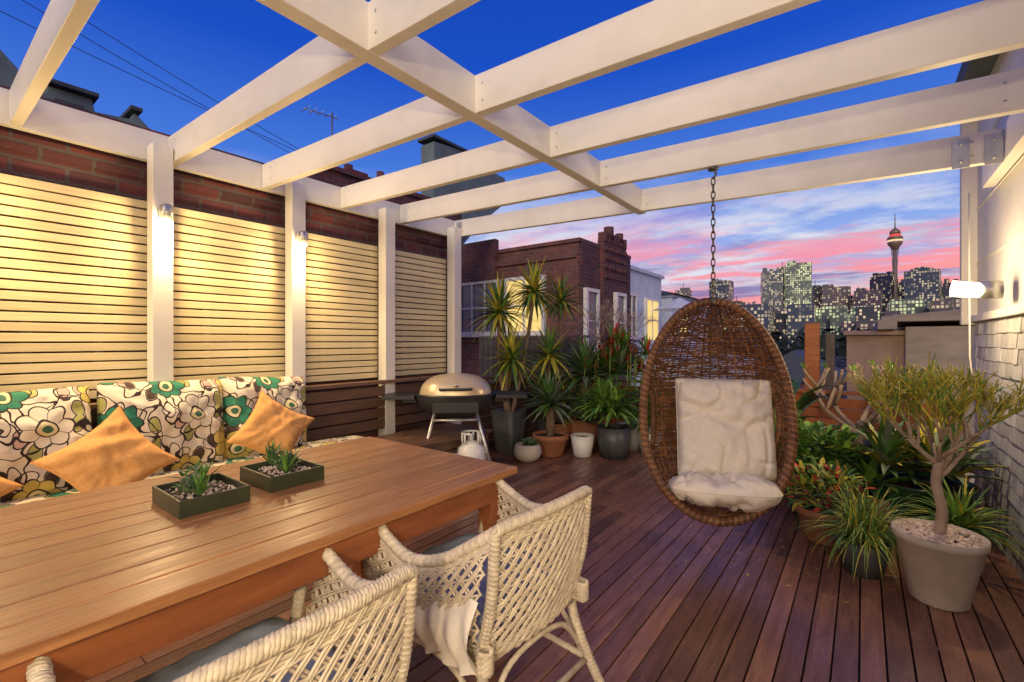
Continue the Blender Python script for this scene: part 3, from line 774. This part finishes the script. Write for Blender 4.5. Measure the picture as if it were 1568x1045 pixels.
b.obj('distant_trees',pm('distant_foliage',(.04,.06,.045),(.02,.03,.026),.2,bump=0,rough=.9,island=.4))
# ------------------------------------------------------------------ barbecue
bq=empty('barbecue_grill'); cx,cy=-3.00,3.08
ax=V((.72,.69,0)).normalized()
def T(p):
    fr=V((ax.y,-ax.x,0)); return V((cx,cy,0))+ax*p[0]+fr*p[1]+V((0,0,p[2]))
def ell(b,rx,ry,rz,zc,up,m,n=28,k=9):
    vs=[];fs=[]
    for i in range(k+1):
        a=(math.pi/2)*i/k; ca=math.cos(a)**.75 if i<k else 0.01
        for j in range(n):
            t=2*math.pi*j/n; c,s_=math.cos(t),math.sin(t); c=abs(c)**.75*(1 if c>0 else -1); s_=abs(s_)**.75*(1 if s_>0 else -1)
            vs.append(T((rx*c*ca,ry*s_*ca,zc+up*rz*math.sin(a))))
    for i in range(k):
        for j in range(n): fs.append((i*n+j,i*n+(j+1)%n,(i+1)*n+(j+1)%n,(i+1)*n+j))
    b.add(vs,fs,m,True)
b=MB(); ell(b,.33,.24,.18,.82,1,0); b.obj('hood',hoodm,bq)
b=MB(); ell(b,.36,.26,.22,.81,-1,0)
b.tube([T((.36*math.cos(t/24*2*math.pi),.26*math.sin(t/24*2*math.pi),.81)) for t in range(25)],.014,6)
b.tube([T((-.14,.23,.88)),T((-.14,.29,.88)),T((.14,.29,.88)),T((.14,.23,.88))],.012,8)
Rm=Matrix((ax,V((ax.y,-ax.x,0)),V((0,0,1)))).transposed()
for sx in(1,-1): b.box(T((sx*.50,0,.80)),(.28,.38,.03),0,Rm); b.box(T((sx*.42,0,.76)),(.12,.05,.05),0,Rm)
b.lathe(T((.0,.24,.70)),[(.03,-.03),(.03,.03)],12); b.box(T((0,.26,.72)),(.4,.03,.09),0,Rm)
b.obj('body',black,bq,.003)
b=MB()
for sx in(1,-1):
    for sy in(1,-1): b.tube([T((sx*.18,sy*.16,.68)),T((sx*.36,sy*.22,.0))],.016,8)
    b.tube([T((sx*.28,-.2,.3)),T((sx*.28,.2,.3))],.012,7)
for sy in(1,-1): b.tube([T((-.28,sy*.2,.3)),T((.28,sy*.2,.3))],.012,7)
b.tube([T((-.2,.2,.6)),T((.2,.2,.6))],.012,7)
b.lathe(T((0,.225,.90)),[(.025,0),(.025,.012)],12); b.obj('cart',steel,bq)
b=MB(); c=T((.14,.16,.06)); b.lathe(c,[(.10,.03),(.13,.06),(.135,.2),(.12,.29),(.06,.34),(.03,.35)],24,0)
for k in range(10):
    a0=2*math.pi*k/12; b.tube([c+V((.085*math.cos(a0),.085*math.sin(a0),.33)),c+V((.085*math.cos(a0),.085*math.sin(a0),.42))],.009,5)
b.tube([c+V((.085*math.cos(k*.4),.085*math.sin(k*.4),.42)) for k in range(15)],.010,6); b.lathe(c,[(.1,-.06),(.1,.04)],20,0); b.lathe(c+V((0,0,.35)),[(.02,0),(.02,.05)],8)
b.obj('gas_bottle',whitec)
# ------------------------------------------------------------------ plants
def pot(name,x,y,prof,mat,sq=0,soilz=None,pe=False,lip=.02):
    e=empty(name); b=MB(); b.lathe((x,y,.002),prof+[(prof[-1][0]-lip,prof[-1][1]),(prof[-1][0]-lip-.008,prof[-1][1]-.04)],32,0,sq)
    r=prof[-1][0]-lip; zt=prof[-1][1]-.03
    b.lathe((x,y,zt),[(r-.004,-.02),(r-.005,0),(.01,.008)],28,1,sq); b.obj('pot',[mat,soil],e)
    if pe:
        b=MB()
        for i in range(380):
            a=R(0,6.28); q=r*.95*math.sqrt(R(0,1)); s_=R(.008,.016)
            b.lathe((x+q*math.cos(a),y+q*math.sin(a),zt+.006+R(0,.02)),[(s_*.2,-s_*.6),(s_,0),(s_*.7,s_*.5),(s_*.1,s_*.65)],6,0)
        b.obj('pebbles',pebb,e)
    return e
PX,PY=.30,3.13
e=pot('potted_pencil_tree',PX,PY,[(.105,0),(.115,.01),(.172,.30),(.182,.305),(.184,.34)],stonew,pe=True,lip=.016)
b=MB(); tw_=MB()
def branch(p,d,L,r,lv):
    q=p.copy(); pts=[p.copy()]
    dd=d.copy()
    for i in range(4):
        dd=(dd+V((R(-.16,.16),R(-.16,.16),R(-.02,.16)))).normalized(); q=q+dd*L/4; pts.append(q.copy())
    rs=[r*(1-.35*i/4) for i in range(5)]
    if lv>2: b.tube(pts,rs,7)
    else: tw_.tube(pts,[max(.0022,k) for k in rs],4,random.choice([0,0,0,1]))
    if lv==0: return
    nb=3 if lv>2 else 4
    for k in range(nb):
        a=R(0,6.28); sp=R(.35,.95)
        nd=(dd+V((math.cos(a),math.sin(a),R(-.05,.5)))*sp).normalized()
        branch(pts[-1] if k<2 else pts[3],nd,L*R(.65,.92),r*.62,lv-1)
trunk=cat([(PX,PY,.31),(PX+.015,PY+.01,.45),(PX-.01,PY-.01,.60),(PX+.01,PY,.72)],4)
b.tube(trunk,[.026-.007*i/len(trunk) for i in range(len(trunk))],10)
for k in range(7):
    a=k*.9+R(-.2,.2); z_=.62+.015*k
    branch(V((PX+.003,PY-.005,z_)),V((math.cos(a)*.85,math.sin(a)*.85,.8)).normalized(),.175,.012,4)
b.obj('trunk',barkp,e); tw_.obj('stems',[leafy,leafb],e)
e=pot('potted_bromeliads',.30,4.15,[(.17,0),(.22,.05),(.27,.2),(.285,.34),(.30,.36)],greenpot)
b=MB()
for i in range(9): b.rosette((.30+R(-.2,.2),4.15+R(-.2,.2),.36+R(0,.1)),16,.38,.055,1.1,[0,0,1,2],25,85,1)
b.obj('leaves',[leafg,leafd,leafy],e)
e=pot('potted_grass',.0,3.26,[(.09,0),(.12,.12),(.13,.18)],darkpot)
b=MB()
for i in range(460):
    a=R(0,6.28); el=R(.4,1.45); d=V((math.cos(a)*math.cos(el),math.sin(a)*math.cos(el),math.sin(el)))
    b.leaf((R(-.06,.06),3.26+R(-.06,.06),.18),d,R(.2,.42),.008,R(1,2.8),random.choice([0,1,1,2]),6,.2,0)
b.obj('blades',[leafg,leafb,leafy],e)
e=pot('potted_croton',-.20,3.62,[(.10,0),(.12,.02),(.15,.17),(.17,.18),(.17,.22)],terra)
b=MB(); b.shrub((-.2,3.62,.33),(.24,.24,.15),460,.075,.032,[0,1,1,2,2,3])
for i in range(14): a=R(0,6.28); b.tube([(-.2,3.62,.2),(-.2+.2*math.cos(a),3.62+.2*math.sin(a),R(.3,.45))],.005,5,4)
b.obj('foliage',[leafg,leafb,leafy,leafr,bark],e)
e=pot('potted_jade_bush',-.30,4.15,[(.15,0),(.18,.2),(.20,.28)],darkpot)
b=MB(); b.shrub((-.28,4.10,.43),(.35,.34,.24),2000,.065,.045,[0,1,1,0]); b.obj('foliage',[leafg,leafb],e)
e=pot('potted_spider_plant',.42,3.66,[(.09,0),(.12,.02),(.14,.20)],stonew)
b=MB()
for i in range(3): b.rosette((.42+R(-.04,.04),3.66+R(-.04,.04),.2),34,.32,.022,1.5,[0,1,1,2],15,85)
b.obj('leaves',[leafg,leafb,leafy],e)
e=pot('potted_philodendron',.05,4.05,[(.10,0),(.13,.02),(.15,.24)],terra)
b=MB(); b.rosette((.05,4.05,.26),26,.30,.075,1.1,[0,1],20,85,1); b.obj('leaves',[leafg,leafb],e)
e=pot('potted_bird_of_paradise',-.62,4.75,[(.14,0),(.16,.2),(.18,.30)],terra)
b=MB()
for i in range(10):
    a=R(0,6.28); q=V((-.62+.05*math.cos(a),4.75+.05*math.sin(a),.28)); tz=R(.6,.90); tip=V((-.60+.18*math.cos(a),4.75+.18*math.sin(a),tz-.1))
    b.tube([q,(q+tip)/2+V((0,0,.06)),tip],.008,6,0); b.leaf(tip,V((math.cos(a)*.7,math.sin(a)*.7,.9)),R(.24,.32),.12,.9,random.choice([0,1]),6,.2,1)
b.obj('leaves',[leafb,leafg],e)
FX,FY=-.03,4.66
e=pot('potted_frangipani',FX,FY,[(.16,0),(.2,.2),(.22,.34)],whitec)
b=MB(); lf=MB()
def fr(p,d,L,r,lv):
    pts=[p]; q=p; dd=d
    for i in range(4): dd=(dd+V((R(-.12,.12),R(-.12,.12),R(.0,.2)))).normalized(); q=q+dd*L/4; pts.append(q)
    b.tube(pts,[r,r*.93,r*.88,r*.85,r*.92],8)
    if lv==0:
        b.lathe(q,[(r*.9,-.01),(r*.95,.0),(r*.3,.015)],8)
        if random.random()<.25: lf.rosette(q,3,.07,.022,.3,0,40,80,1)
        return
    for k in range(3 if random.random()<.6 else 2):
        a=R(0,6.28); fr(q,(dd*.55+V((math.cos(a),math.sin(a),.35))*.8).normalized(),L*R(.7,.9),r*.78,lv-1)
b.tube(cat([(FX,FY,.3),(FX+.01,FY,.45),(FX,FY,.58)],4),.034,10)
for k,a in enumerate((3.05,.1,2.5,5.4,1.2)): fr(V((FX,FY,.54+.02*k)),V((math.cos(a),math.sin(a),.6)).normalized(),.28,.022,2)
b.obj('branches',barkp,e); lf.obj('leaves',leafb,e)
e=pot('potted_agave',.42,4.7,[(.15,0),(.18,.2),(.20,.3)],terra)
b=MB(); b.rosette((.42,4.7,.34),34,.42,.06,.9,[0,1],20,85); b.obj('leaves',[leafg,leafd],e)
e=pot('potted_dracaena',-3.28,4.25,[(.115,0),(.12,.01),(.16,.5)],darkpot,sq=.85)
b=MB()
def drac(b,base,head,n=80,L=.42,sub=()):
    mid=(V(base)+V(head))/2+V((R(-.06,.06),R(-.06,.06),0))
    b.tube(cat([base,mid,head],6),[.026]*6+[.022]*7,8,0)
    b.rosette(head,n,L,.042,.65,[1,1,2,3],-50,85,0)
drac(b,(-3.30,4.24,.45),(-3.33,4.13,1.62),90,.46); drac(b,(-3.25,4.27,.45),(-3.02,4.38,1.86),80,.42); drac(b,(-3.28,4.26,.45),(-3.22,4.22,1.08),80,.46)
b.obj('trunks_and_leaves',[bark,leafy,leafg,leafb],e)
e=pot('potted_dracaena',-2.98,4.85,[(.13,0),(.16,.3)],terra)
b=MB(); drac(b,(-2.98,4.85,.3),(-2.93,4.83,1.78),60,.36); drac(b,(-2.98,4.85,.3),(-2.95,4.6,1.12),70,.42); b.obj('trunks_and_leaves',[bark,leafy,leafg,leafb],e)
e=pot('round_white_planter',-2.88,4.06,[(.07,0),(.13,.04),(.155,.10),(.14,.17),(.12,.19)],stonew,lip=.015)
b=MB()
for i in range(6): b.rosette((-2.88+R(-.07,.07),4.06+R(-.07,.07),.18),16,.07,.02,.2,[0,1],10,85,1)
b.obj('succulents',[leafd,leafg],e)
e=pot('potted_agave',-2.82,4.42,[(.12,0),(.14,.02),(.19,.19),(.205,.2),(.205,.25)],terra)
b=MB(); b.tube([(-2.82,4.42,.2),(-2.82,4.42,.55)],.05,9,2); b.rosette((-2.82,4.42,.58),80,.40,.055,.55,[0,1,0],-25,85,0); b.obj('leaves',[leafd,leafg,bark],e)
e=pot('potted_aloe',-2.52,4.62,[(.09,0),(.10,.01),(.135,.24)],whitec)
b=MB(); b.rosette((-2.5,4.7,.36),30,.32,.05,.5,[0,1],10,85); b.obj('leaves',[leafd,leafg],e)
e=pot('potted_agave',-2.72,5.05,[(.15,0),(.2,.35)],terra)
b=MB(); b.tube([(-2.72,5.05,.3),(-2.72,5.05,.80)],.05,9,2); b.rosette((-2.72,5.05,.86),64,.52,.085,.5,[0,1],-10,85,0); b.rosette((-2.35,5.2,.90),54,.46,.075,.5,[0,1],-10,85,0)
b.obj('leaves',[leafd,leafg,bark],e)
e=pot('potted_fern',-2.22,4.80,[(.15,0),(.18,.15),(.19,.34)],darkpot)
b=MB()
for i in range(9): b.rosette((-2.22+R(-.2,.2),4.80+R(-.14,.14),.42+R(0,.16)),26,.40,.05,1.3,[0,1,1],10,85,1)
b.obj('leaves',[leafg,leafb],e)
e=pot('potted_cordyline',-2.25,5.3,[(.13,0),(.16,.3)],whitec)
b=MB()
for i in range(12): b.rosette((-2.50+R(-.35,.5),5.25+R(-.1,.1),.85+R(0,.45)),24,.30,.04,.9,[0,1,1,2],0,85)
for i in range(22):
    px,py,pz=-2.5+R(-.3,.5),5.10+R(-.15,.1),R(1.0,1.38); b.tube([(px,py,.6),(px+.02,py,pz)],.006,4,1)
    for k in range(14): b.leaf((px+.02,py,pz-R(0,.10)),(R(-1,1),R(-1,1),R(.2,1)),.06,.018,.2,2,2,.1,1)
b.obj('leaves',[leafg,leafb,leafr],e)
e=pot('potted_shrub',-1.95,5.2,[(.11,0),(.14,.25)],whitec)
b=MB(); b.shrub((-1.95,5.2,.52),(.28,.24,.28),800,.08,.035,[0,1]); b.obj('foliage',[leafg,leafb],e)
e=pot('potted_low_plant',-3.2,5.0,[(.13,0),(.16,.3)],darkpot)
b=MB(); b.rosette((-3.2,5.0,.6),60,.5,.045,.8,[0,1],-10,85); b.shrub((-3.0,5.1,.5),(.4,.3,.4),900,.09,.03,[0,1]); b.obj('foliage',[leafg,leafy],e)
b=MB()
def twig(p,d,L,r,lv):
    q=p+d*L; b.tube([p,(p+q)/2+V((R(-.02,.02),R(-.02,.02),0)),q],[r,r*.8,max(.0035,r*.65)],5)
    if lv:
        for k in range(3): twig(q,(d+V((R(-.8,.8),R(-.8,.8),R(-.1,.5)))).normalized(),L*.74,r*.62,lv-1)
twig(V((-2.65,5.35,.1)),V((.05,0,1)),.56,.022,5); b.obj('bare_shrub',barkp)
